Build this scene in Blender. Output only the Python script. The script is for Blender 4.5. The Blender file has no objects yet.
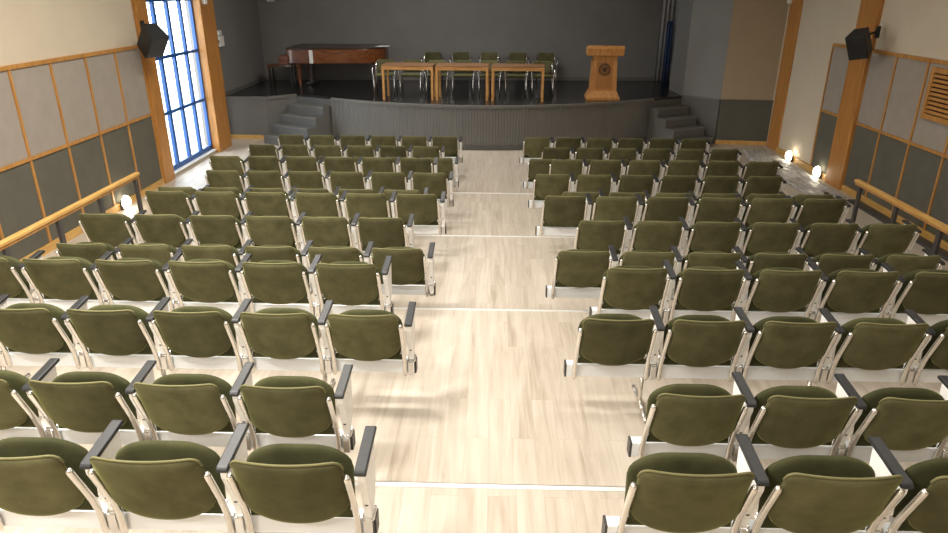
import bpy, bmesh, math, random
from mathutils import Vector, Matrix
random.seed(7)
S = bpy.context.scene
C = S.collection
PI = math.pi

# ------------------------------------------------------------------ materials
def new_mat(name):
    m = bpy.data.materials.new(name); m.use_nodes = True
    nt = m.node_tree; b = nt.nodes['Principled BSDF']
    return m, nt, b

def N(nt, kind, **kw):
    n = nt.nodes.new(kind)
    for k, v in kw.items():
        if k in n.inputs: n.inputs[k].default_value = v
        else: setattr(n, k, v)
    return n

def coords(nt, scale=(1, 1, 1), which='Object'):
    tc = N(nt, 'ShaderNodeTexCoord'); mp = N(nt, 'ShaderNodeMapping')
    mp.inputs['Scale'].default_value = scale
    nt.links.new(tc.outputs[which], mp.inputs['Vector'])
    return mp.outputs['Vector']

def ramp(nt, fac, stops):
    r = N(nt, 'ShaderNodeValToRGB'); e = r.color_ramp.elements
    e[0].position, e[0].color = stops[0][0], (*stops[0][1], 1)
    e[1].position, e[1].color = stops[-1][0], (*stops[-1][1], 1)
    for p, c in stops[1:-1]:
        k = e.new(p); k.color = (*c, 1)
    nt.links.new(fac, r.inputs['Fac']); return r.outputs['Color']

def bump(nt, b, h, strength=.2, dist=.01):
    n = N(nt, 'ShaderNodeBump', Strength=strength, Distance=dist)
    nt.links.new(h, n.inputs['Height']); nt.links.new(n.outputs['Normal'], b.inputs['Normal'])

def plain(name, col, rough=.6, metal=0.0, vary=.06, scale=6, bumps=0.0, spec=.5):
    m, nt, b = new_mat(name)
    v = coords(nt); n = N(nt, 'ShaderNodeTexNoise', Scale=scale, Detail=4)
    nt.links.new(v, n.inputs['Vector'])
    c = ramp(nt, n.outputs['Fac'], [(.3, tuple(x*(1-vary) for x in col)), (.7, tuple(min(1, x*(1+vary)) for x in col))])
    nt.links.new(c, b.inputs['Base Color'])
    b.inputs['Roughness'].default_value = rough; b.inputs['Metallic'].default_value = metal
    b.inputs['Specular IOR Level'].default_value = spec
    if bumps:
        n2 = N(nt, 'ShaderNodeTexNoise', Scale=scale*30, Detail=2); nt.links.new(v, n2.inputs['Vector'])
        bump(nt, b, n2.outputs['Fac'], bumps, .004)
    return m

def wood(name, dark, light, rough=.4, stretch=(14, 14, 1.2), coat=0.0):
    m, nt, b = new_mat(name)
    v = coords(nt, stretch)
    n = N(nt, 'ShaderNodeTexNoise', Scale=1.6, Detail=6, Distortion=.8); nt.links.new(v, n.inputs['Vector'])
    c = ramp(nt, n.outputs['Fac'], [(.32, dark), (.5, tuple((a+b_)/2 for a, b_ in zip(dark, light))), (.7, light)])
    nt.links.new(c, b.inputs['Base Color']); b.inputs['Roughness'].default_value = rough
    b.inputs['Coat Weight'].default_value = coat
    return m

def velvet(name, col, hi):
    m, nt, b = new_mat(name)
    v = coords(nt); oi = N(nt, 'ShaderNodeObjectInfo')
    n = N(nt, 'ShaderNodeTexNoise', Scale=7, Detail=5, Roughness=.6)
    off = N(nt, 'ShaderNodeVectorMath', operation='MULTIPLY_ADD')
    cb = N(nt, 'ShaderNodeCombineXYZ')
    for i in range(3): nt.links.new(oi.outputs['Random'], cb.inputs[i])
    nt.links.new(cb.outputs[0], off.inputs[0]); off.inputs[1].default_value = (40, 40, 40); nt.links.new(v, off.inputs[2])
    nt.links.new(off.outputs[0], n.inputs['Vector'])
    c = ramp(nt, n.outputs['Fac'], [(.28, col), (.72, hi)])
    hs = N(nt, 'ShaderNodeHueSaturation')
    mr = N(nt, 'ShaderNodeMapRange'); mr.inputs['To Min'].default_value = .70; mr.inputs['To Max'].default_value = 1.10
    nt.links.new(oi.outputs['Random'], mr.inputs['Value']); nt.links.new(mr.outputs[0], hs.inputs['Value'])
    nt.links.new(c, hs.inputs['Color']); nt.links.new(hs.outputs[0], b.inputs['Base Color'])
    b.inputs['Roughness'].default_value = .9; b.inputs['Specular IOR Level'].default_value = .1
    b.inputs['Sheen Weight'].default_value = .45; b.inputs['Sheen Roughness'].default_value = .35
    b.inputs['Sheen Tint'].default_value = (.55, .58, .2, 1)
    n2 = N(nt, 'ShaderNodeTexNoise', Scale=260, Detail=2); nt.links.new(v, n2.inputs['Vector'])
    bump(nt, b, n2.outputs['Fac'], .25, .002)
    return m

def planks(name):
    m, nt, b = new_mat(name)
    tc = N(nt, 'ShaderNodeTexCoord'); rot = N(nt, 'ShaderNodeMapping')
    rot.inputs['Rotation'].default_value = (0, 0, PI/2)
    nt.links.new(tc.outputs['Object'], rot.inputs['Vector'])
    br = N(nt, 'ShaderNodeTexBrick', Scale=1.0, offset=.37)
    br.inputs['Brick Width'].default_value = 1.22; br.inputs['Row Height'].default_value = .15
    br.inputs['Mortar Size'].default_value = .0012
    br.inputs['Color1'].default_value = (.2, .2, .2, 1); br.inputs['Color2'].default_value = (.8, .8, .8, 1)
    br.inputs['Mortar'].default_value = (.0, .0, .0, 1)
    nt.links.new(rot.outputs[0], br.inputs['Vector'])
    mp = N(nt, 'ShaderNodeMapping'); mp.inputs['Scale'].default_value = (16, 1.1, 1)
    nt.links.new(tc.outputs['Object'], mp.inputs['Vector'])
    ad = N(nt, 'ShaderNodeVectorMath', operation='MULTIPLY_ADD'); ad.inputs[1].default_value = (9, 5, 0)
    nt.links.new(br.outputs['Color'], ad.inputs[0]); nt.links.new(mp.outputs[0], ad.inputs[2])
    n = N(nt, 'ShaderNodeTexNoise', Scale=1.0, Detail=7, Roughness=.6, Distortion=.7); nt.links.new(ad.outputs[0], n.inputs['Vector'])
    n3 = N(nt, 'ShaderNodeTexNoise', Scale=2.2, Detail=2); nt.links.new(tc.outputs['Object'], n3.inputs['Vector'])
    a1 = N(nt, 'ShaderNodeMath', operation='MULTIPLY_ADD'); a1.inputs[1].default_value = .16
    nt.links.new(br.outputs['Color'], a1.inputs[0]); nt.links.new(n.outputs['Fac'], a1.inputs[2])
    a2 = N(nt, 'ShaderNodeMath', operation='MULTIPLY_ADD'); a2.inputs[1].default_value = .10
    nt.links.new(n3.outputs['Fac'], a2.inputs[0]); nt.links.new(a1.outputs[0], a2.inputs[2])
    c = ramp(nt, a2.outputs[0], [(.38, (.345, .285, .220)), (.58, (.455, .395, .325)), (.82, (.54, .480, .405))])
    mx = N(nt, 'ShaderNodeMix', data_type='RGBA'); mx.inputs['B'].default_value = (.38, .32, .255, 1)
    nt.links.new(br.outputs['Fac'], mx.inputs['Factor']); nt.links.new(c, mx.inputs['A'])
    nt.links.new(mx.outputs['Result'], b.inputs['Base Color'])
    b.inputs['Roughness'].default_value = .38; b.inputs['Specular IOR Level'].default_value = .45
    return m

def emit(name, col, s):
    m, nt, b = new_mat(name)
    b.inputs['Base Color'].default_value = (*col, 1)
    b.inputs['Emission Color'].default_value = (*col, 1); b.inputs['Emission Strength'].default_value = s
    return m

def pane_glass(name):
    m = bpy.data.materials.new(name); m.use_nodes = True; nt = m.node_tree
    nt.nodes.remove(nt.nodes['Principled BSDF']); out = nt.nodes['Material Output']
    t = N(nt, 'ShaderNodeBsdfTransparent'); t.inputs['Color'].default_value = (.95, .98, 1, 1)
    g = N(nt, 'ShaderNodeBsdfGlossy', Roughness=.03);     mx = N(nt, 'ShaderNodeMixShader')
    mx.inputs[0].default_value = .08; nt.links.new(t.outputs[0], mx.inputs[1]); nt.links.new(g.outputs[0], mx.inputs[2])
    nt.links.new(mx.outputs[0], out.inputs['Surface'])
    return m

M = dict(
    floor=planks('oak_planks'),
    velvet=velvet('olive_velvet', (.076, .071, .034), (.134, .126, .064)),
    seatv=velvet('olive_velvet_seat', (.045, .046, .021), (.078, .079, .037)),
    edge_highlight=plain('olive_edge_highlight', (.165, .155, .065), .8, 0, .05, 30),  # paler olive for the painted highlight on chair-back top edges
    alu=plain('polished_aluminium', (.80, .77, .72), .26, .95, .03, 8),
    plate=plain('cast_aluminium_plate', (.92, .91, .89), .42, 0, .02, 8),
    beam=plain('satin_aluminium_beam', (.84, .87, .90), .38, .15, .03, 4),
    black=plain('charcoal_plastic', (.017, .018, .020), .45, 0, .1, 30),
    dark=plain('black_plastic', (.016, .017, .018), .5, 0, .1, 30),
    cream=plain('cream_plaster', (.60, .52, .40), .85, 0, .03, 2, .1),
    tan=plain('tan_plaster', (.36, .29, .20), .85, 0, .03, 2, .1),
    greyfab=plain('grey_acoustic_fabric', (.335, .295, .255), .95, 0, .05, 5, .4, .1),
    darkfab=plain('dark_acoustic_fabric', (.122, .116, .092), .95, 0, .07, 5, .4, .1),
    oak=wood('orange_oak', (.36, .160, .036), (.54, .275, .078), .42),
    rail=wood('golden_oak', (.46, .25, .06), (.66, .40, .13), .35, (14, 1.5, 14)),
    column=wood('column_oak', (.36, .150, .032), (.53, .245, .062), .42),
    stagewall=plain('charcoal_wall_paint', (.195, .191, .187), .75, 0, .06, 1.2, .1),
    dado=plain('dark_grey_dado', (.085, .085, .072), .6, 0, .06, 2),
    fascia=plain('grey_stage_paint', (.135, .130, .121), .55, 0, .05, 2),
    stagetop=plain('black_stage_floor', (.013, .013, .015), .22, 0, .15, 3),
    stair=plain('grey_stair_paint', (.105, .104, .097), .6, 0, .06, 4),
    piano=wood('mahogany', (.085, .024, .008), (.20, .066, .020), .22, (1.6, 14, 14), .4),
    pianod=wood('dark_mahogany', (.022, .009, .005), (.045, .018, .009), .3),
    table=wood('honey_beech', (.40, .185, .052), (.56, .29, .095), .4, (1.6, 14, 14)),
    tabletop=wood('brown_beech', (.19, .095, .045), (.29, .155, .075), .4, (1.6, 14, 14)),
    lectern=wood('lectern_oak', (.38, .165, .042), (.56, .27, .085), .4),
    lecternp=wood('lectern_panel_oak', (.30, .120, .032), (.42, .185, .055), .4),
    emblem=plain('burnt_emblem', (.075, .036, .016), .5, 0, .25, 30),
    blue=plain('blue_frame_paint', (.014, .085, .30), .4, 0, .05, 5),
    bluelight=plain('blue_light_tint', (.03, .055, .14), .9, 0, .1, 9),
    greywing=plain('grey_wing_wall', (.30, .30, .31), .9, 0, .1, 9),
    nosing=plain('brushed_nosing', (.86, .85, .83), .55, .6, .03, 6),
    white=plain('white_plastic', (.70, .70, .68), .4, 0, .02, 5),
    paper=plain('white_paper', (.75, .75, .74), .8, 0, .02, 5),
    steel=plain('dark_grey_steel', (.065, .062, .060), .45, .3, .06, 8),
    chrome=plain('chrome', (.82, .82, .82), .15, 1.0, .02, 8),
    ceiling=plain('white_ceiling', (.70, .67, .62), .9, 0, .02, 2),
    concrete=plain('pale_paving', (.6, .6, .6), .9, 0, .05, 3),
    glow=emit('warm_lamp_lens', (1, .90, .70), 14),
    diffuser=emit('ceiling_diffuser', (1, .93, .82), 4),
    glass=pane_glass('window_glass'),
)
# grey rumpled runner
m, nt, b = new_mat('grey_worn_runner')
v = coords(nt, (5, 1.2, 1)); n = N(nt, 'ShaderNodeTexNoise', Scale=3, Detail=8, Roughness=.65, Distortion=1.5); nt.links.new(v, n.inputs['Vector'])
c = ramp(nt, n.outputs['Fac'], [(.33, (.13, .12, .105)), (.46, (.38, .37, .35)), (.66, (.58, .57, .56))])
nt.links.new(c, b.inputs['Base Color']); b.inputs['Roughness'].default_value = .45
M['runner'] = m

# ------------------------------------------------------------------ mesh helpers
def bm_box(bm, x0, x1, y0, y1, z0, z1):
    vs = [bm.verts.new(p) for p in ((x0,y0,z0),(x1,y0,z0),(x1,y1,z0),(x0,y1,z0),(x0,y0,z1),(x1,y0,z1),(x1,y1,z1),(x0,y1,z1))]
    for f in ((3,2,1,0),(4,5,6,7),(0,1,5,4),(1,2,6,5),(2,3,7,6),(3,0,4,7)): bm.faces.new([vs[i] for i in f])
    return vs

def bm_prism(bm, poly, axis, a, b):
    """extrude a 2-D polygon along an axis between a and b"""
    def P(p, t):
        return {'x': (t, p[0], p[1]), 'y': (p[0], t, p[1]), 'z': (p[0], p[1], t)}[axis]
    A = [bm.verts.new(P(p, a)) for p in poly]; B = [bm.verts.new(P(p, b)) for p in poly]
    bm.faces.new(A[::-1]); bm.faces.new(B)
    n = len(poly)
    for i in range(n): bm.faces.new((A[i], A[(i+1) % n], B[(i+1) % n], B[i]))

def bm_tube(bm, pts, r, seg=8, radii=None):
    pts = [Vector(p) for p in pts]; rings = []
    prev = None
    for i, p in enumerate(pts):
        t = (pts[min(i+1, len(pts)-1)] - pts[max(i-1, 0)]).normalized()
        ref = prev if prev is not None else (Vector((1, 0, 0)) if abs(t.x) < .9 else Vector((0, 1, 0)))
        u = (ref - t*ref.dot(t)).normalized(); w = t.cross(u); prev = u
        rr = radii[i] if radii else r
        rings.append([bm.verts.new(p + (u*math.cos(k*2*PI/seg) + w*math.sin(k*2*PI/seg))*rr) for k in range(seg)])
    for a, b_ in zip(rings, rings[1:]):
        for k in range(seg): bm.faces.new((a[k], a[(k+1) % seg], b_[(k+1) % seg], b_[k]))
    bm.faces.new(rings[0][::-1]); bm.faces.new(rings[-1])

def bm_lathe(bm, prof, cx, cy, seg=16):
    rings = [[bm.verts.new((cx+r*math.cos(k*2*PI/seg), cy+r*math.sin(k*2*PI/seg), z)) for k in range(seg)] for r, z in prof]
    for a, b_ in zip(rings, rings[1:]):
        for k in range(seg): bm.faces.new((a[k], a[(k+1) % seg], b_[(k+1) % seg], b_[k]))
    bm.faces.new(rings[0][::-1]); bm.faces.new(rings[-1])

def make(name, bm, mat, parent=None, smooth=False, bevel=0.0, loc=None):
    bmesh.ops.recalc_face_normals(bm, faces=bm.faces)
    me = bpy.data.meshes.new(name); bm.to_mesh(me); bm.free()
    if smooth:
        for p in me.polygons: p.use_smooth = True
    me.materials.append(M[mat] if isinstance(mat, str) else mat)
    o = bpy.data.objects.new(name, me); C.objects.link(o)
    if parent: o.parent = parent
    if loc: o.location = loc
    if bevel:
        md = o.modifiers.new('bevel', 'BEVEL'); md.width = bevel; md.segments = 2; md.limit_method = 'ANGLE'
    return o

def box(name, dims, mat, parent=None, bevel=0.0):
    bm = bmesh.new(); bm_box(bm, *dims); return make(name, bm, mat, parent, bevel=bevel)

def boxes(name, L, mat, parent=None, bevel=0.0):
    bm = bmesh.new()
    for d in L: bm_box(bm, *d)
    return make(name, bm, mat, parent, bevel=bevel)

def prism(name, poly, axis, a, b_, mat, parent=None, bevel=0.0):
    bm = bmesh.new(); bm_prism(bm, poly, axis, a, b_); return make(name, bm, mat, parent, bevel=bevel)

def tube(name, pts, r, mat, parent=None, seg=8):
    bm = bmesh.new(); bm_tube(bm, pts, r, seg); return make(name, bm, mat, parent, smooth=True)

def tag(o, label=None, cat=None, group=None, kind=None):
    if label: o['label'] = label
    if cat: o['category'] = cat
    if group: o['group'] = group
    if kind: o['kind'] = kind
    return o

def thing(name, label, cat, loc=(0, 0, 0), rz=0.0, group=None, kind=None):
    o = bpy.data.objects.new(name, None); C.objects.link(o)
    o.location = loc; o.rotation_euler = (0, 0, rz); o.empty_display_size = .1
    return tag(o, label, cat, group, kind)

def dup(root, loc, rz=0.0, label=None, group=None):
    r = root.copy(); C.objects.link(r); r.location = loc; r.rotation_euler = (0, 0, rz)
    if label: r['label'] = label
    if group: r['group'] = group
    for ch in list(root.children):
        c_ = ch.copy(); C.objects.link(c_); c_.parent = r
        for g in list(ch.children):
            d = g.copy(); C.objects.link(d); d.parent = c_
    return r

def struct(o, label=None, cat=None):
    return tag(o, label, cat, kind='structure')

ORD = ['first', 'second', 'third', 'fourth', 'fifth', 'sixth', 'seventh', 'eighth', 'ninth', 'tenth', 'eleventh', 'twelfth', 'thirteenth']

# ------------------------------------------------------------------ room shell
XL, XR, YB = -5.92, 6.2, -3.2
RISE = .194
NOSE = [10.71, 8.09, 5.57, 2.98]
CEIL = 5.3

struct(box('floor', (-6.6, 7.0, YB-.2, 19.8, -.2, 0), 'floor'), 'light oak plank floor of the hall', 'floor')
for k, yn in enumerate(NOSE):
    x0, x1 = (-4.66, 4.93) if k < 2 else (XL, XR)
    t = struct(box('seating_tier', (x0, x1, YB, yn, RISE*k + (0 if k == 0 else .0), RISE*(k+1)), 'floor'),
               f'{ORD[k]} raised oak seating step up from the stage', 'step')
    tr = boxes('nosing_strip', [(x0, x1, yn-.032, yn+.004, RISE*(k+1), RISE*(k+1)+.004), (x0, x1, yn, yn+.004, RISE*(k+1)-.012, RISE*(k+1)+.004)], 'nosing', t)

# left wall
WIN0, WIN1 = 12.11, 14.32
wl = struct(boxes('wall_left', [(XL-.3, XL, YB, 11.8, 0, CEIL), (XL-.3, XL, 11.8, WIN0, 0, CEIL), (XL-.15, XL, WIN1, 15.0, 0, CEIL),
                        (XL-.3, XL, WIN0, WIN1, 4.2, CEIL), (XL-.3, XL, WIN0, WIN1, -.05, .06)], 'cream'),
            'cream plaster wall with grey fabric panels on the left', 'wall')
def cladding(wall, side, spans, ztop=2.36, zmid=1.24):
    s = 1 if side == 'l' else -1
    X = XL if side == 'l' else XR
    def bx(a, b_, y0, y1, z0, z1): return (min(X+s*a, X+s*b_), max(X+s*a, X+s*b_), y0, y1, z0, z1)
    for y0, y1 in spans:
        box('upper_panel', bx(0, .03, y0+.02, y1-.02, zmid+.02, ztop-.02), 'greyfab', wall, .004)
        box('lower_panel', bx(0, .03, y0+.02, y1-.02, .11, zmid-.02), 'darkfab', wall, .004)
        box('batten', bx(0, .045, y1-.02, y1+.02, .11, ztop-.02), 'oak', wall)
    a, b_ = min(p[0] for p in spans), max(p[1] for p in spans)
    box('top_rail', bx(0, .05, a, b_, ztop-.025, ztop+.025), 'oak', wall)
    box('middle_rail', bx(0, .048, a, b_, zmid-.022, zmid+.022), 'oak', wall)
    box('baseboard', bx(0, .055, a, b_, 0.0, .11), 'rail', wall)
lspan = []
y = 11.72
while y > -2.5:
    lspan.append((y-.83, y)); y -= .83
cladding(wl, 'l', lspan)

# columns beside the left window
struct(box('trim_1', (XL-.01, XL+.07, 11.76, WIN0+.02, 0, CEIL), 'column', bevel=.006), 'wide orange oak column left of the blue window', 'column')
struct(box('trim_2', (XL-.13, XL+.10, WIN1-.03, 14.985, 0, CEIL+.01), 'column', bevel=.006), 'orange oak column between blue window and stage', 'column')

# window
wn = thing('window_1', 'tall blue metal framed window with bright daylight', 'window', (XL-.09, 0, 0), kind='structure')
fr = [(-.03, .03, WIN0, WIN0+.05, .06, 4.2), (-.03, .03, WIN1-.08, WIN1-.03, .06, 4.2), (-.03, .03, WIN0, WIN1, .06, .17), (-.03, .03, WIN0, WIN1, 4.12, 4.2)]
boxes('window_frame', fr, 'blue', wn)
for yy in (12.65, 13.20, 13.75): box('mullion', (-.03, .03, yy-.042, yy+.042, .17, 4.12), 'blue', wn)
for zz in (1.12, 2.09, 3.06): box('transom', (-.024, .024, WIN0+.05, WIN1-.05, zz-.028, zz+.028), 'blue', wn)
box('pane', (-.004, .004, WIN0+.02, WIN1-.02, .1, 4.16), 'glass', wn)
box('sill', (-.1, .12, WIN0, WIN1, .055, .075), 'white', wn)
struct(box('ground_outside', (-16, -6.6, 2, 26, -.25, -.05), 'concrete'), 'pale paving outside the blue window', 'ground')

# stage left side wall and back wall
zs = .96
BL, BR = (-6.17, 18.88), (4.78, 19.26)
BX = (5.6, 19.288)
struct(prism('wall_stage_left', [(XL-.5, 14.98), (XL-.24, 14.98), (-6.16, 15.5), BL, (BL[0], 19.6), (XL-.5, 19.6)], 'z', 0, CEIL, 'stagewall'), 'charcoal painted wall at the left of the stage', 'wall')
bw = struct(prism('wall_back', [BL, BX, (BX[0], 19.7), (BL[0]-.1, 19.7)], 'z', 0, CEIL, 'stagewall'), 'charcoal painted wall behind the stage', 'wall')
P2, P3, P4 = (4.42, 16.38), (5.08, 15.66), (6.3, 15.55)
struct(prism('wall_stage_right', [P2, (P2[0]-.05, 17.5), (5.2, 17.5), (5.2, 19.3), (5.6, 19.3), (5.6, 16.6), (P2[0]+.4, P2[1]+.3)], 'z', 0, CEIL, 'stagewall'), 'dark side wall in the right corner of the stage', 'wall')
sp = struct(prism('wall_splayed', [P2, P3, (P3[0]+.3, P3[1]+.3), (P2[0]+.3, P2[1]+.4)], 'z', 0, CEIL, 'stagewall'), 'charcoal angled wall beside the right stage steps', 'wall')
dx, dy = P3[0]-P2[0], P3[1]-P2[1]; L_ = math.hypot(dx, dy); nx, ny = dy/L_, -dx/L_
def off(p, d): return (p[0]+nx*d, p[1]+ny*d)
prism('dado', [P2, P3, off(P3, .03), off(P2, .03)], 'z', 0, zs, 'stair', sp)
prism('dado_cap', [P2, P3, off(P3, .05), off(P2, .05)], 'z', zs, zs+.035, 'fascia', sp)
fw = struct(prism('wall_flat', [P3, P4, (P4[0], 16.0), (P3[0]+.2, 16.0)], 'z', 0, CEIL, 'tan'), 'beige wall with dark dado right of the stage', 'wall')
prism('dado', [(P3[0], P3[1]-.03), (P4[0], P4[1]-.03), P4, P3], 'z', .09, zs, 'dado', fw)
prism('dado_cap', [(P3[0], P3[1]-.05), (P4[0], P4[1]-.05), P4, P3], 'z', zs, zs+.035, 'dado', fw)
prism('dado_plinth', [(P3[0], P3[1]-.045), (P4[0], P4[1]-.045), P4, P3], 'z', 0, .09, 'rail', fw)

# right wall
wr = struct(box('wall_right', (XR, XR+.3, YB, 15.7, 0, CEIL), 'cream'), 'beige plaster wall with grey fabric panels on the right', 'wall')
rspan = [(12.36, 13.16), (11.03, 11.86)]
y = 11.03
while y > -2.5:
    rspan.append((y-.83, y)); y -= .83
rspan = sorted(rspan)
cladding(wr, 'r', rspan, 2.35, 1.18)
box('baseboard', (XR-.05, XR, 13.16, 14.86, 0, .11), 'rail', wr)
struct(box('trim_3', (XR-.09, XR, 11.80, 12.38, 0, CEIL), 'column', bevel=.006), 'orange oak column behind the right speaker', 'column')
struct(box('trim_4', (XR-.03, XR, 14.85, 15.42, 0, CEIL), 'column', bevel=.006), 'orange oak column beside the stage on the right', 'column')
vg = thing('vent_grille', 'square wooden louvred vent set in the right wall panelling', 'vent', (XR-.05, 9.68, 1.93))
vw, vh = .36, .35
boxes('frame', [(-.03, .02, -vw, vw, vh-.07, vh), (-.03, .02, -vw, vw, -vh, -vh+.07), (-.03, .02, -vw, -vw+.07, -vh+.07, vh-.07), (-.03, .02, vw-.07, vw, -vh+.07, vh-.07)], 'oak', vg)
box('back_board', (.0, .015, -vw+.07, vw-.07, -vh+.07, vh-.07), 'pianod', vg)
bm = bmesh.new()
for k in range(9):
    z = -vh+.105+k*.0605
    bm_prism(bm, [(-.028, z-.018), (-.020, z-.018), (.0, z+.016), (-.008, z+.016)], 'y', -vw+.07, vw-.07)
make('louvres', bm, 'oak', vg)

struct(box('wall_rear', (XL-.3, XR+.3, YB-.2, YB, 0, CEIL), 'cream'), 'cream wall at the back of the hall', 'wall')
struct(box('ceiling', (-6.7, 7.0, YB-.2, 19.8, CEIL, CEIL+.15), 'ceiling'), 'white ceiling above the hall', 'ceiling')

# ------------------------------------------------------------------ stage
def curve_y(x): return 14.70 + .082*x*x + .042*x
XC = 3.68
NSEG = 150
arc = [(-XC + 2*XC*i/NSEG, curve_y(-XC + 2*XC*i/NSEG)) for i in range(NSEG+1)]
SL, SR = (-4.62, 16.22), P2
outline = [(-6.15, 15.74), (-5.20, 15.72), SL, (-XC, curve_y(-XC)+.12)] + arc + [(XC, curve_y(XC)+.05), SR, (P2[0]-.05, 17.5), (5.2, 17.5), (5.2, 19.27), BL]
st = struct(prism('stage', outline, 'z', zs-.05, zs, 'stagetop'), 'raised stage with glossy black floor and curved grey front', 'stage')
# ribbed curved fascia
bm = bmesh.new()
n = 0; fine = []
FN = 460
for i in range(FN+1):
    x = -XC + 2*XC*i/FN; y = curve_y(x) + (.045 if i % 4 < 2 else .052)
    fine.append((x, y))
lo = [bm.verts.new((x, y, .10)) for x, y in fine]; hi = [bm.verts.new((x, y, zs-.05)) for x, y in fine]
for i in range(FN): bm.faces.new((lo[i], lo[i+1], hi[i+1], hi[i]))
make('ribbed_front', bm, 'fascia', st)
def arc_band(name, z0, z1, o0, o1, mat):
    bm = bmesh.new()
    bm_prism(bm, [(x, y+o0) for x, y in arc] + [(x, y+o1) for x, y in arc[::-1]], 'z', z0, z1)
    return make(name, bm, mat, st)
arc_band('nosing_band', zs-.055, zs+.004, -.015, .05, 'fascia')
arc_band('plinth_band', 0, .10, .02, .06, 'dado')
# platform box on the left and returns beside the stairs
pf = prism('side_front', [(-6.16, 15.75), (-5.21, 15.73), SL, (SL[0], SL[1]+.05), (-5.24, 15.80), (-6.16, 15.81)], 'z', 0, zs-.05, 'fascia', st)
prism('side_nosing', [(-6.16, 15.72), (-5.19, 15.70), (-4.60, 16.20), (-4.65, 16.26), (-5.22, 15.76), (-6.16, 15.78)], 'z', zs-.055, zs+.004, 'fascia', st)
prism('side_plinth', [(-6.16, 15.72), (-5.21, 15.70), (-5.21, 15.76), (-6.16, 15.78)], 'z', 0, .09, 'rail', st)
prism('stair_back', [SL, (-XC, curve_y(-XC)+.12), (-XC+.05, curve_y(-XC)+.17), (SL[0], SL[1]+.06)], 'z', 0, zs-.05, 'stair', st)
prism('stair_back', [(XC, curve_y(XC)), SR, (SR[0], SR[1]+.06), (XC-.05, curve_y(XC)+.06)], 'z', 0, zs-.05, 'stair', st)
box('curve_end', (-XC-.012, -XC+.05, curve_y(-XC)+.03, curve_y(-XC)+.18, 0, zs-.05), 'fascia', st)
box('curve_end', (XC-.05, XC+.012, curve_y(XC)+.03, curve_y(XC)+.10, 0, zs-.05), 'fascia', st)
# skirtings at the back of the stage
prism('skirting', [(BL[0], BL[1]-.02), (BR[0], BR[1]-.02), BR, BL], 'z', zs, zs+.09, 'fascia', st)
prism('skirting', [(-6.15, 15.76), (-6.13, 15.76), (BL[0]+.02, BL[1]), BL], 'z', zs, zs+.09, 'fascia', st)

def stairs(label, P0, u, n_, half):
    s = thing('stage_stairs', label, 'stairs', (P0[0], P0[1], 0), kind=None)
    s['group'] = 'stairs up to the stage'
    run = .285
    for k in range(4):
        z1 = zs - .192*(k+1)
        a = [(-half*u[0]+n_[0]*0, -half*u[1]), (half*u[0], half*u[1])]
        d = run*(k+1)
        poly = [(-half*u[0]+n_[0]*run*k, -half*u[1]+n_[1]*run*k), (half*u[0]+n_[0]*run*k, half*u[1]+n_[1]*run*k),
                (half*u[0]+n_[0]*d, half*u[1]+n_[1]*d), (-half*u[0]+n_[0]*d, -half*u[1]+n_[1]*d)]
        stp = prism('step', poly, 'z', 0, z1, 'stair', s)
        e0 = d-.05; e1 = d+.012
        prism('tread_edge', [(-half*u[0]+n_[0]*e0, -half*u[1]+n_[1]*e0), (half*u[0]+n_[0]*e0, half*u[1]+n_[1]*e0),
                (half*u[0]+n_[0]*e1, half*u[1]+n_[1]*e1), (-half*u[0]+n_[0]*e1, -half*u[1]+n_[1]*e1)], 'z', z1-.03, z1+.004, 'fascia', stp)
    return s
a = math.radians(28)
stairs('grey painted stage steps left of the curved stage front', (-4.16, 15.98), (math.cos(a), -math.sin(a)), (-math.sin(a), -math.cos(a)), .53)
stairs('dark grey stage steps right of the curved stage front', (3.99, 16.13), (math.cos(a), math.sin(a)), (math.sin(a), -math.cos(a)), .45)

# ------------------------------------------------------------------ auditorium chairs
PITCH = .57
def cushion(hw, z0, z1, y0, y1, concave, top_fn, bot_fn, th, ns=20, ntt=14):
    """padded slab: s across, t from the top edge down to the lower edge"""
    bm = bmesh.new(); F = {}; R = {}
    Ln = math.hypot(y1-y0, z1-z0); dirv = Vector((0, (y1-y0)/Ln, (z1-z0)/Ln)); nrm = Vector((0, -dirv.z, dirv.y))
    for i in range(ns+1):
        s = -1 + 2*i/ns; s = math.copysign(1-(1-abs(s))**1.35, s)
        for j in range(ntt+1):
            t = j/ntt; t = t*t*(3-2*t)*.5 + t*.5
            w = (Ln - top_fn(abs(s)))*(1-t) + bot_fn(abs(s))*t
            p = Vector((s*hw, y0, z0)) + dirv*w + Vector((0, -concave*(1-s*s), 0))
            e = max(abs(s), abs(2*t-1)); k = th*math.sqrt(max(0, 1-e**7))
            edge = i in (0, ns) or j in (0, ntt)
            F[i, j] = bm.verts.new(p + nrm*(k if not edge else 0))
            R[i, j] = F[i, j] if edge else bm.verts.new(p - nrm*k)
    for i in range(ns):
        for j in range(ntt):
            bm.faces.new((F[i, j], F[i+1, j], F[i+1, j+1], F[i, j+1]))
            q = (R[i, j], R[i, j+1], R[i+1, j+1], R[i+1, j])
            if len({*q} & {F[i, j], F[i+1, j], F[i+1, j+1], F[i, j+1]}) < 4:
                try: bm.faces.new(q)
                except ValueError: pass
    return bm
def corner(start, r):
    return lambda s: 0 if s < start else r*(1-math.sqrt(max(0, 1-((s-start)/(1-start))**2)))
back_bm = lambda: cushion(.226, .366, .760, .062, -.058, .034, corner(.82, .050), lambda s: .088*s**2.5 + .03*max(0, s-.86)/.14, .020)
seat_bm = lambda: cushion(.233, .346, .706, .088, .122, .0, corner(.25, .105), lambda s: .0, .024)

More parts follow.
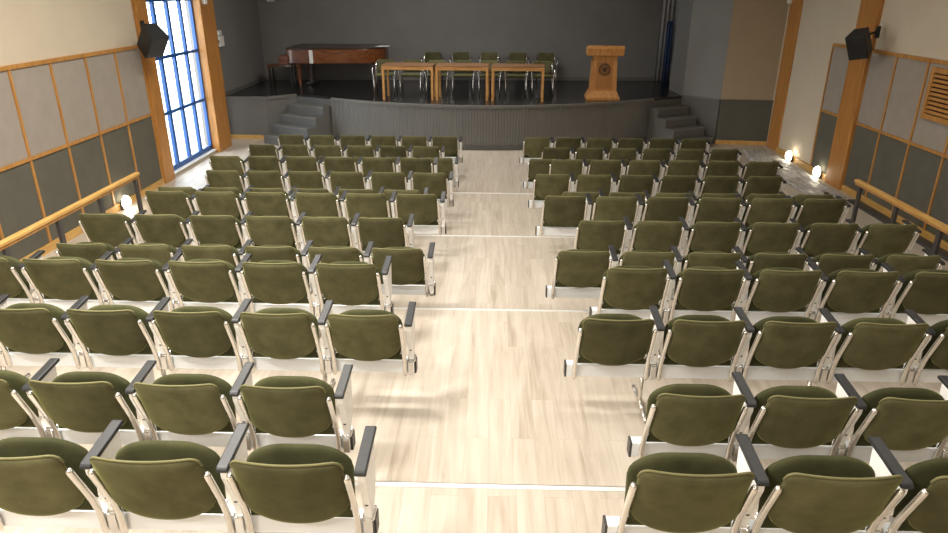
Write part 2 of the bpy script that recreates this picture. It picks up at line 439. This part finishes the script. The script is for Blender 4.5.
def build_chair():
    t = thing('auditorium_chair', 'x', 'chair')
    bk = make('backrest', back_bm(), 'velvet', t, True)
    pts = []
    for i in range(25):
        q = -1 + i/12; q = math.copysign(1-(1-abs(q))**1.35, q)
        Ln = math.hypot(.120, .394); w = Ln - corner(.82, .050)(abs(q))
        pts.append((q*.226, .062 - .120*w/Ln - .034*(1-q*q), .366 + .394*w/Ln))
    bm = bmesh.new(); bm_tube(bm, pts, .0055, 6); make('edge_highlight', bm, 'edge_highlight', bk, True)  # paler tube painting the ceiling-light highlight along the rounded top edge
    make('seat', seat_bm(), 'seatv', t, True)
    for sgn in (-1, 1):
        bm = bmesh.new()
        pts = [(sgn*.238, -.046, .674), (sgn*.238, -.040, .657), (sgn*.239, .047, .44), (sgn*.241, .069, .36), (sgn*.242, .076, .30), (sgn*.242, .078, .245), (sgn*.242, .080, .232)]
        bm_tube(bm, pts, .0135, 8, [.012, .0155, .0155, .0155, .0165, .0170, .011])
        r_ = make('side_rail', bm, 'alu', t, True)
        bm = bmesh.new(); bm_lathe(bm, [(.017, -.012), (.017, .012)], 0, 0, 10)
        for v_ in bm.verts: v_.co = Vector((v_.co.z, v_.co.x, v_.co.y)) + Vector((sgn*.226, .092, .405))
        make('hinge', bm, 'chrome', t)
    X = .285
    ap = prism('arm_post', [(.004, .648), (.235, .672), (.234, .640), (.222, .52), (.205, .43), (.175, .392), (.13, .336), (.090, .336), (.078, .40), (.050, .50), (.006, .61)], 'x', X-.018, X+.018, 'plate', t, .006)
    bm = bmesh.new(); bm_lathe(bm, [(.009, -.006), (.009, .006)], 0, 0, 8)
    for v_ in bm.verts: v_.co = Vector((v_.co.x + X, v_.co.z + .074, v_.co.y + .435))
    make('bolt', bm, 'dark', ap, True)
    bm = bmesh.new(); prof = [(-.012, .648), (-.014, .664), (-.002, .676), (.15, .690), (.262, .703), (.274, .696), (.272, .680), (.15, .668), (.02, .652)]
    bm_prism(bm, prof, 'x', X-.025, X+.025); make('armrest', bm, 'black', t, bevel=.005)
    boxes('clamp', [(X-.020, X+.020, .066, .096, .236, .345), (X-.028, X+.028, .085, .165, .331, .352)], 'chrome', t, .006)
    return t

chair0 = build_chair(); used = [False]
def place(loc, label, group):
    if not used[0]:
        used[0] = True; chair0.location = loc; chair0['label'] = label; chair0['group'] = group; return chair0
    return dup(chair0, loc, 0, label, group)

NL = [6]*9 + [7, 6, 4, 3]
NR = [6]*9 + [5, 5, 3, 3]
def row_beam(x0, x1, y, z, label, side, arms):
    b_ = thing('seat_beam', label, 'beam', ((x0+x1)/2, y, z), 0, 'beams carrying the chairs')
    h = (x1-x0)/2
    box('beam', (-h, h, .096, .160, .236, .330), 'beam', b_, .004)
    for s in (-1, 1): box('end_cap', (s*h-.006, s*h+.006, .095, .161, .235, .331), 'steel', b_)
    for xa in arms:
        xo = xa-(x0+x1)/2
        bm = bmesh.new()
        bm_tube(bm, [(xo, .128, .25), (xo, .128, .09), (xo, .12, .045), (xo, .095, .022), (xo, -.06, .016), (xo, -.10, .016)], .016, 8)
        bm_tube(bm, [(xo, .128, .10), (xo, .137, .045), (xo, .165, .022), (xo, .30, .016), (xo, .34, .016)], .016, 8)
        make('leg', bm, 'alu', b_, True)

for r in range(13):
    Y = 12.489 - .854*r; lev = r//3; z = RISE*lev
    rown = 'front row' if r == 0 else f'{ORD[r]} row from stage'
    xl = -.521 - .0066*(Y-2.24) - (.277 if r % 2 else 0)
    xr = 1.103 + (.283 if r % 2 else 0)
    GL, GR = 'tip-up chairs left of the aisle', 'tip-up chairs right of the aisle'
    for i in range(NL[r]):
        x = xl - PITCH*i - PITCH/2
        place((x, Y + .0075*abs(x), z), ('olive velvet folded chair beside the aisle, ' if i == 0 else f'olive velvet folded chair {ORD[i]} from the aisle, ') + f'{rown}, left block', GL)
    n_ = NL[r]
    row_beam(xl-PITCH*n_-.02, xl+.025, Y+.012, z, f'pale metal beam under the left block chairs, {rown}', 'l', [xl-PITCH*k-.045 for k in range(1, n_, 2)])
    for i in range(NR[r]):
        x = xr - PITCH/2 + PITCH*i
        place((x, Y, z), ('olive velvet folded chair beside the aisle, ' if i == 0 else f'olive velvet folded chair {ORD[i]} from the aisle, ') + f'{rown}, right block', GR)
    n_ = NR[r]
    row_beam(xr-PITCH-.015, xr+PITCH*(n_-1)+.03, Y, z, f'pale metal beam under the right block chairs, {rown}', 'r', [xr-.055+PITCH*k for k in range(0, n_, 2)])

# ------------------------------------------------------------------ handrails along the seating tiers
def handrail(x, y0, ys, label, zt=.985):
    h = thing('handrail', label, 'handrail', (x, 0, 0), 0, 'oak handrails beside the seating tiers')
    y1 = ys[-1]-.35
    boxes('rail', [(-.035, .035, y1, y0, zt-.04, zt)], 'rail', h, .008)
    boxes('under_rail', [(-.022, .022, y1, y0-.02, zt-.07, zt-.04)], 'oak', h)
    for yy in ys:
        p = boxes('post', [(-.018, .018, yy-.03, yy+.03, .0, zt-.07)], 'steel', h)
        boxes('foot_plate', [(-.045, .045, yy-.06, yy+.06, 0, .012)], 'steel', p)
handrail(-4.74, 8.78, [8.70, 7.82, 6.97, 6.10], 'golden oak handrail on grey posts beside the left wall')
handrail(4.97, 9.19, [9.06, 8.17, 7.28, 6.4], 'golden oak handrail on grey posts beside the right wall', .885)

# ------------------------------------------------------------------ things on the stage
# grand piano: keyboard end on the left, curved side towards the hall
pn = thing('grand_piano', 'brown mahogany grand piano with closed lid on the stage', 'piano', (-4.0, 17.75, zs))
def pl(pts): return pts
rim = [(-1.02, .70), (-1.02, -.62), (-.50, -.68)]
for k in range(1, 9):
    t = k/8; rim.append((-.50 + .83*t, -.68 + .10*math.sin(t*PI/2)**2))
for k in range(1, 13):
    t = k/12; rim.append((.33 + .98*math.sin(t*PI/2), -.58 + .62*(1-math.cos(t*PI/2))))
rim += [(1.33, .25), (1.27, .52), (1.05, .70)]
def scaled(P, d):
    cx, cy = 0, 0
    return [(x*(1+d), y*(1+d)) for x, y in P]
make_case = prism('case', rim, 'z', .60, .93, 'piano', pn, .012)
prism('lid', scaled(rim, .012), 'z', .932, .965, 'pianod', pn, .006)
boxes('key_bed', [(-1.24, -1.0, -.66, .70, .58, .68)], 'piano', pn, .01)
boxes('key_cheek', [(-1.22, -.98, -.68, -.60, .66, .80), (-1.22, -.98, .62, .70, .66, .80)], 'piano', pn, .02)
boxes('fall_board', [(-1.20, -.99, -.60, .62, .68, .78)], 'pianod', pn, .02)
for lx, ly in ((-.80, -.45), (-.78, .50), (.95, .30)):
    bm = bmesh.new(); bm_lathe(bm, [(.05, .60), (.075, .58), (.075, .50), (.05, .47), (.062, .42), (.045, .15), (.032, .08), (.045, .065), (.03, .05), (.03, .02)], lx, ly, 12)
    lg = make('leg', bm, 'piano', pn, True)
    bm = bmesh.new(); bm_lathe(bm, [(.022, 0), (.028, .015), (.028, .03), (.02, .045)], lx, ly, 10); make('castor', bm, 'chrome', lg, True)
ly = boxes('pedal_lyre', [(-.62, -.56, -.09, -.06, .10, .60), (-.62, -.56, .06, .09, .10, .60), (-.65, -.50, -.16, .16, .07, .11)], 'pianod', pn, .008)
for k in (-.08, 0, .08): box('pedal', (-.74, -.62, k-.014, k+.014, .055, .07), 'chrome', ly)
tag(boxes('sheet_music', [(-2.92, -2.62, 17.55, 17.80, zs+.967, zs+.972), (-2.86, -2.60, 17.62, 17.86, zs+.972, zs+.979)], 'paper'), 'white sheets of paper on the right end of the piano lid', 'paper')
tag(prism('reflection_strip', [(-4.46, 17.055), (-4.37, 17.055), (-4.37, 17.062), (-4.46, 17.062)], 'z', zs+.61, zs+.92, 'paper'), 'narrow white painted window reflection on the side of the piano', 'paper')  # bright window reflection on the glossy case, modelled as a white strip

pb = thing('piano_bench', 'dark wooden piano bench at the left end of the piano', 'bench', (-5.47, 18.1, zs))
boxes('seat', [(-.32, .32, -.19, .19, .42, .50)], 'piano', pb, .012)
for sx in (-1, 1):
    for sy in (-1, 1):
        boxes('leg', [(sx*.28-.022, sx*.28+.022, sy*.15-.022, sy*.15+.022, 0, .42)], 'pianod', pb, .004)

# three tables
def table(label, x0, x1, y0, rz):
    w = (x1-x0)/2; d = .60
    t = thing('wooden_table', label, 'table', ((x0+x1)/2, y0+d/2, zs), rz, 'tables in a row on the stage')
    boxes('tabletop', [(-w, w, -d/2, d/2, .722, .750)], 'tabletop', t, .004)
    boxes('apron', [(-w+.03, w-.03, -d/2+.006, -d/2+.026, .652, .722), (-w+.03, w-.03, d/2-.026, d/2-.006, .652, .722),
                    (-w+.006, -w+.026, -d/2+.03, d/2-.03, .652, .722), (w-.026, w-.006, -d/2+.03, d/2-.03, .652, .722)], 'table', t)
    for sx in (-1, 1):
        for sy in (-1, 1):
            cx, cy = sx*(w-.027), sy*(d/2-.027)
            boxes('leg', [(cx-.025, cx+.025, cy-.025, cy+.025, 0, .722)], 'table', t, .003)
table('left wooden table of three on stage, nearest the piano', -2.45, -1.31, 15.42, -.04)
table('middle wooden table of the three in a row on stage', -1.26, -.10, 15.38, -.04)
table('right wooden table of three on stage, nearest the lectern', -.03, 1.12, 15.34, -.04)

# stage chairs
def stage_chair():
    t = thing('stacking_chair', 'x', 'chair')
    make('backrest', cushion(.215, .48, .755, -.02, .045, -.03, corner(.8, .05), lambda s: .02*s**4, .016, 12, 8), 'velvet', t, True)
    bm = bmesh.new(); bm_box(bm, -.215, .215, -.40, .02, .42, .46); make('seat', bm, 'velvet', t, bevel=.018)
    for s in (-1, 1):
        bm = bmesh.new()
        bm_tube(bm, [(s*.235, .10, .0), (s*.235, .06, .22), (s*.235, .02, .42), (s*.235, .02, .55), (s*.228, .045, .725)], .012, 8)
        make('back_leg', bm, 'chrome', t, True)
        bm = bmesh.new()
        bm_tube(bm, [(s*.235, -.42, 0), (s*.235, -.36, .24), (s*.24, -.34, .40), (s*.262, -.36, .52), (s*.262, -.34, .60), (s*.258, -.20, .625), (s*.25, 0.0, .63), (s*.236, .03, .60)], .013, 8)
        make('front_leg', bm, 'chrome', t, True)
        bm = bmesh.new(); bm_box(bm, s*.262-.02, s*.262+.02, -.34, -.06, .63, .652); make('armrest', bm, 'black', t, bevel=.006)
    return t
sc = stage_chair()
xs0, xs1 = -2.53, 1.13
for i in range(7):
    x = xs0 + (xs1-xs0)*i/6; lab = f'olive stacking chair close behind the stage tables, {ORD[i]} from the piano side'
    loc = (x, 16.54 - .02*i, zs)
    if i == 0: sc.location = loc; sc['label'] = lab; sc['group'] = 'stacking chairs close behind the tables'
    else: dup(sc, loc, 0, lab, 'stacking chairs close behind the tables')
for i in range(5):
    x = -1.60 + 2.98*i/4
    dup(sc, (x, 18.66, zs), 0, f'olive stacking chair against the stage back wall, {ORD[i]} from the piano side', 'stacking chairs against the back wall')

# lectern
lc = thing('lectern', 'orange oak lectern with round dark emblem on the stage', 'lectern', (2.47, 15.90, zs), -.04)
def frustum(bm, w0, d0, z0, w1, d1, z1, oy=0):
    a_ = [bm.verts.new((sx*w0, sy*d0+oy, z0)) for sx, sy in ((-1,-1),(1,-1),(1,1),(-1,1))]
    b_ = [bm.verts.new((sx*w1, sy*d1+oy, z1)) for sx, sy in ((-1,-1),(1,-1),(1,1),(-1,1))]
    bm.faces.new(a_[::-1]); bm.faces.new(b_)
    for k in range(4): bm.faces.new((a_[k], a_[(k+1)%4], b_[(k+1)%4], b_[k]))
bm = bmesh.new(); frustum(bm, .37, .29, 0, .37, .29, .06); frustum(bm, .36, .28, .06, .30, .225, .19); make('plinth', bm, 'lectern', lc, bevel=.005)
bm = bmesh.new(); frustum(bm, .292, .205, .19, .268, .195, .84); make('body', bm, 'lectern', lc, bevel=.006)
bm = bmesh.new(); vs = [(-.20, -.2055, .24), (.20, -.2055, .24), (.185, -.1965, .82), (-.185, -.1965, .82)]
vf = [bm.verts.new(p) for p in vs]; vb = [bm.verts.new((p[0], p[1]+.02, p[2])) for p in vs]
bm.faces.new(vf); bm.faces.new(vb[::-1])
for k in range(4): bm.faces.new((vf[k], vb[k], vb[(k+1)%4], vf[(k+1)%4]))
fp = make('front_panel', bm, 'lecternp', lc)
bm = bmesh.new(); frustum(bm, .25, .185, .84, .27, .20, .95); make('neck', bm, 'lectern', lc, bevel=.006)
bm = bmesh.new()
bm_prism(bm, [(-.27, .95), (.26, .95), (.27, 1.10), (-.25, 1.165), (-.285, 1.10)], 'x', -.395, .395); make('reading_top', bm, 'lectern', lc, bevel=.008)
em = bmesh.new()
def disc_ring(bm, r0, r1, n=28):
    A = [[bm.verts.new((r*math.cos(k*2*PI/n), y_, r*math.sin(k*2*PI/n))) for k in range(n)] for r, y_ in ((r0, 0), (r0, -.008), (r1, -.008), (r1, 0))]
    for j in range(4):
        p_, q_ = A[j], A[(j+1) % 4]
        for k in range(n): bm.faces.new((p_[k], p_[(k+1)%n], q_[(k+1)%n], q_[k]))
disc_ring(em, .108, .132); disc_ring(em, .082, .094)
bm_prism(em, [(-.055, .055), (-.055, -.005), (-.03, -.045), (0, -.065), (.03, -.045), (.055, -.005), (.055, .055), (.02, .04), (0, .06), (-.02, .04)], 'y', -.008, 0)
for k in range(12):
    a_ = k*2*PI/12; ca, sa = math.cos(a_), math.sin(a_)
    bm_prism(em, [(ca*.096-.006, sa*.096-.006), (ca*.096+.006, sa*.096-.006), (ca*.106+.006, sa*.106+.006), (ca*.106-.006, sa*.106+.006)], 'y', -.006, 0)
make('emblem', em, 'emblem', fp, loc=(0, -.2005, .655))

# right stage corner: folded stripes painting the wing wall and its blue light
def stripe(label, p, q, z0, z1, mat, folds):
    bm = bmesh.new(); pts = []
    n = folds*8
    d = Vector((q[0]-p[0], q[1]-p[1], 0)); L = d.length; d.normalize(); nn = Vector((-d.y, d.x, 0))
    for i in range(n+1):
        pts.append(Vector((p[0], p[1], 0)) + d*(L*i/n) + nn*(.03*math.sin(i/n*folds*2*PI)))
    fr_ = [[bm.verts.new((v_.x+nn.x*o, v_.y+nn.y*o, z)) for v_ in pts] for z in (z0, z1) for o in (0, .012)]
    for i in range(n):
        bm.faces.new((fr_[0][i], fr_[0][i+1], fr_[2][i+1], fr_[2][i])); bm.faces.new((fr_[1][i], fr_[3][i], fr_[3][i+1], fr_[1][i+1]))
        bm.faces.new((fr_[2][i], fr_[2][i+1], fr_[3][i+1], fr_[3][i])); bm.faces.new((fr_[0][i], fr_[1][i], fr_[1][i+1], fr_[0][i+1]))
    return tag(make('corner_stripe', bm, mat, smooth=True), label, 'stripe', 'stripes in the stage corner')
stripe('narrow painted blue light stripe in the right rear stage corner', (4.50, 18.93), (4.66, 18.93), zs+.01, 2.5, 'bluelight', 2)  # blue light from the wing put in as a coloured strip
stripe('grey stripe standing in for the wing wall, beside the blue one in the stage corner', (4.36, 19.12), (4.80, 19.12), zs+.01, 4.2, 'greywing', 4)

# small fittings on the walls
wb = thing('wall_dispenser', 'small white wall box with dark round knob by the stage', 'wall box', (-6.17, 15.74, 2.19))
boxes('case', [(0, .14, -.13, .13, -.13, .09)], 'white', wb, .012)
boxes('top_unit', [(.01, .12, -.10, .10, .10, .20)], 'white', wb, .012)
bm = bmesh.new(); bm_lathe(bm, [(.045, 0), (.045, .02), (.03, .03)], 0, 0, 14)
for v_ in bm.verts: v_.co = Vector((v_.co.x+.085, -v_.co.z-.13, v_.co.y-.02))
make('knob', bm, 'steel', wb, True)
for (x, y, z, s, lab) in ((XL+.10, 14.45, 3.02, 1, 'small white sensor on the oak column left of the stage'), (XR-.03, 15.38, 3.06, -1, 'small white sensor on the oak column right of the stage')):
    t = thing('wall_sensor', lab, 'sensor', (x, y, z), 0 if s > 0 else PI, 'white sensors on the columns')
    boxes('case', [(0, .07, -.06, .06, -.06, .08)], 'white', t, .012)
    boxes('lens', [(.07, .078, -.03, .03, -.03, .01)], 'paper', t, .003)
t = thing('emergency_light', 'white wall lamp high on the stage back wall, left', 'wall lamp', (-5.80, 18.89, 3.02))
boxes('case', [(-.11, .11, -.09, 0, -.09, .16)], 'white', t, .03)
boxes('lens', [(-.08, .08, -.098, -.088, -.06, .0)], 'paper', t, .003)

# loudspeakers on brackets
def speaker(label, base, center, yaw, roll, tilt, k=1.0):
    t = thing('wall_speaker', label, 'speaker', center, 0, 'black speakers on the columns')
    Rm = Matrix.Rotation(yaw, 4, 'Z') @ Matrix.Rotation(tilt, 4, 'X') @ Matrix.Rotation(roll, 4, 'Y')
    def part(name, bm, mat, bev=.008, par=t):
        for v_ in bm.verts: v_.co = Rm @ (v_.co*k)
        return make(name, bm, mat, par, bevel=bev)
    bm = bmesh.new(); bm_prism(bm, [(-.135, -.14), (.135, -.14), (.10, .13), (-.10, .13)], 'z', -.18, .18)   # front is -y, tapering to the back
    cab = part('cabinet', bm, 'dark', .012)
    bm = bmesh.new(); bm_box(bm, -.122, .122, -.150, -.136, -.165, .165); part('grille', bm, 'black', .006, t)
    bm = bmesh.new(); bm_box(bm, -.035, .035, -.153, -.149, .10, .115); part('badge', bm, 'steel', 0, t)
    c = Vector(center); b_ = Vector(base) - c
    bm = bmesh.new(); back = Rm @ Vector((0, .13, 0)); bm_tube(bm, [back, (back+b_)/2 + Vector((0, 0, .03)), b_], .018, 8)
    br_ = make('bracket', bm, 'dark', t, True)
    bm = bmesh.new(); bm_box(bm, b_.x-.02, b_.x+.02, b_.y-.04, b_.y+.04, b_.z-.10, b_.z+.08); make('wall_plate', bm, 'dark', t, bevel=.006)
    return t
speaker('black loudspeaker tilted on a bracket beside the blue window', (XL+.09, 11.83, 2.68), (-5.56, 11.50, 2.47), math.radians(58), math.radians(0), math.radians(40), 1.2)
speaker('black loudspeaker tilted on a bracket on right wall column', (XR-.10, 11.62, 2.66), (5.80, 11.50, 2.48), math.radians(-42), math.radians(-12), math.radians(24), 1.1)

# low wall washers
def floor_light(x, y, s, label, e):
    t = thing('floor_light', label, 'light', (x, y, 0), 0 if s > 0 else PI, 'small floor lights along the walls')
    boxes('housing', [(0, .045, -.09, .09, .0, .14)], 'steel', t, .008)
    bm = bmesh.new(); bm_lathe(bm, [(.105, 0), (.098, .03), (.07, .06), (.02, .075)], 0, 0, 16)
    for v_ in bm.verts: v_.co = Vector((v_.co.z+.045, v_.co.x, v_.co.y+.115))
    make('lens', bm, 'glow', t, True)
    l = bpy.data.lights.new('floor_lamp_glow', 'POINT'); l.energy = e; l.color = (1, .88, .68); l.shadow_soft_size = .04
    o = bpy.data.objects.new('floor_lamp_glow', l); C.objects.link(o); o.location = (x+s*.14, y, .13)
floor_light(XR-.06, 13.98, -1, 'glowing floor light by the right wall, nearer the stage', .12)
floor_light(XR-.06, 12.66, -1, 'glowing floor light by right wall near the speaker column', .12)
floor_light(XL+.06, 10.25, 1, 'glowing floor light below the left wall panels', 2.5)

# rumpled runner by the right wall
bm = bmesh.new(); rows_ = []
inner = [(15.02, 5.50), (14.3, 5.36), (13.6, 5.30), (12.7, 5.36), (12.0, 5.38), (11.3, 5.47)]
def inner_x(y):
    for (ya, xa), (yb, xb) in zip(inner, inner[1:]):
        if yb <= y <= ya: return xa + (xb-xa)*(ya-y)/(ya-yb)
    return 5.47
from mathutils import noise
NY, NX = 110, 22
tp = {}; bt = {}
for i in range(NY+1):
    y = 15.02 - 3.7*i/NY
    for j in range(NX+1):
        x0, x1 = inner_x(y) + .05*noise.noise((0, y*3, 2)), 6.02 + .02*noise.noise((3, y*3, 2))
        x = x0 + (x1-x0)*j/NX
        h = .022 + .030*abs(noise.noise((x*5, y*2.2, 0))) + .016*abs(noise.noise((x*14, y*7, 5)))
        if j in (0, NX) or i in (0, NY): h = .008
        tp[i, j] = bm.verts.new((x, y, h)); bt[i, j] = bm.verts.new((x, y, .002))
for i in range(NY):
    for j in range(NX):
        bm.faces.new((tp[i,j], tp[i,j+1], tp[i+1,j+1], tp[i+1,j])); bm.faces.new((bt[i,j], bt[i+1,j], bt[i+1,j+1], bt[i,j+1]))
for i in range(NY):
    for j in (0, NX): bm.faces.new((tp[i,j], tp[i+1,j], bt[i+1,j], bt[i,j]))
for j in range(NX):
    for i in (0, NY): bm.faces.new((tp[i,j], tp[i,j+1], bt[i,j+1], bt[i,j]))
tag(make('floor_runner', bm, 'runner', smooth=True), 'long rumpled grey runner on the floor beside right wall', 'runner')
tag(prism('cable_cover', [(5.93, 0), (6.13, 0), (6.12, .03), (5.96, .03)], 'y', 7.5, 11.15, 'steel', None, .004), 'dark grey floor cable cover along the right wall', 'cable cover')

# ------------------------------------------------------------------ light
def area(name, loc, sx, sy, energy, col, rot=(0, 0, 0), spread=None):
    l = bpy.data.lights.new(name, 'AREA'); l.shape = 'RECTANGLE'; l.size = sx; l.size_y = sy; l.energy = energy; l.color = col
    if spread: l.spread = spread
    o = bpy.data.objects.new(name, l); C.objects.link(o); o.location = loc; o.rotation_euler = rot; return o
WARM = (1, .955, .88)
def unseen_ceiling_light(x, y, e, label):  # fittings out of view, guessed and added to light the hall from above
    t = thing('unseen_ceiling_light', label, 'ceiling light', (x, y, CEIL), 0, 'unseen ceiling lights')
    boxes('frame', [(-.62, .62, -.32, -.30, -.05, 0), (-.62, .62, .30, .32, -.05, 0), (-.62, -.60, -.30, .30, -.05, 0), (.60, .62, -.30, .30, -.05, 0)], 'white', t)
    box('diffuser', (-.60, .60, -.30, .30, -.035, -.02), 'diffuser', t)
    area('unseen_ceiling_lamp', (x, y, CEIL-.06), 1.2, .6, e, WARM, spread=2.75)
LY = ((-1.6, 125), (1.2, 150), (4.0, 210), (6.8, 130), (9.6, 85))  # first pair sits behind the camera, added to brighten the chair backs
for side, x, f in (('left', -2.6, 1.22), ('right', 2.9, .16)):
    for i, (y, e) in enumerate(LY):
        unseen_ceiling_light(x, y, e*f, f'unseen flush ceiling light above the {side} chair block, {ORD[i]} from the rear wall')
unseen_ceiling_light(-1.2, 14.6, 125, 'added ceiling fill light above the front edge of the stage')  # no such lamp seen; added to lift the dark stage

W = bpy.data.worlds.new('daylight'); S.world = W; W.use_nodes = True
W.node_tree.nodes['Background'].inputs['Color'].default_value = (.90, .96, 1, 1)
W.node_tree.nodes['Background'].inputs['Strength'].default_value = 8.5

# ------------------------------------------------------------------ camera
cam = bpy.data.cameras.new('camera'); co = bpy.data.objects.new('camera', cam); C.objects.link(co)
cam.sensor_width = 36; cam.lens = 681.824*36/948; cam.clip_start = .05; cam.clip_end = 200
Rm = Matrix(((.9996033873, -.0136242188, .0246464743), (.0279665309, .3774540684, -.9256059093), (.0033077454, .9259280787, .3776853875)))
co.matrix_world = Matrix.Translation((0, 0, 3.2705)) @ Rm.to_4x4()
S.camera = co
S.view_settings.view_transform = 'Standard'; S.view_settings.look = 'None'; S.view_settings.gamma = 1
S.view_settings.use_curve_mapping = False; S.view_settings.exposure = 0.0
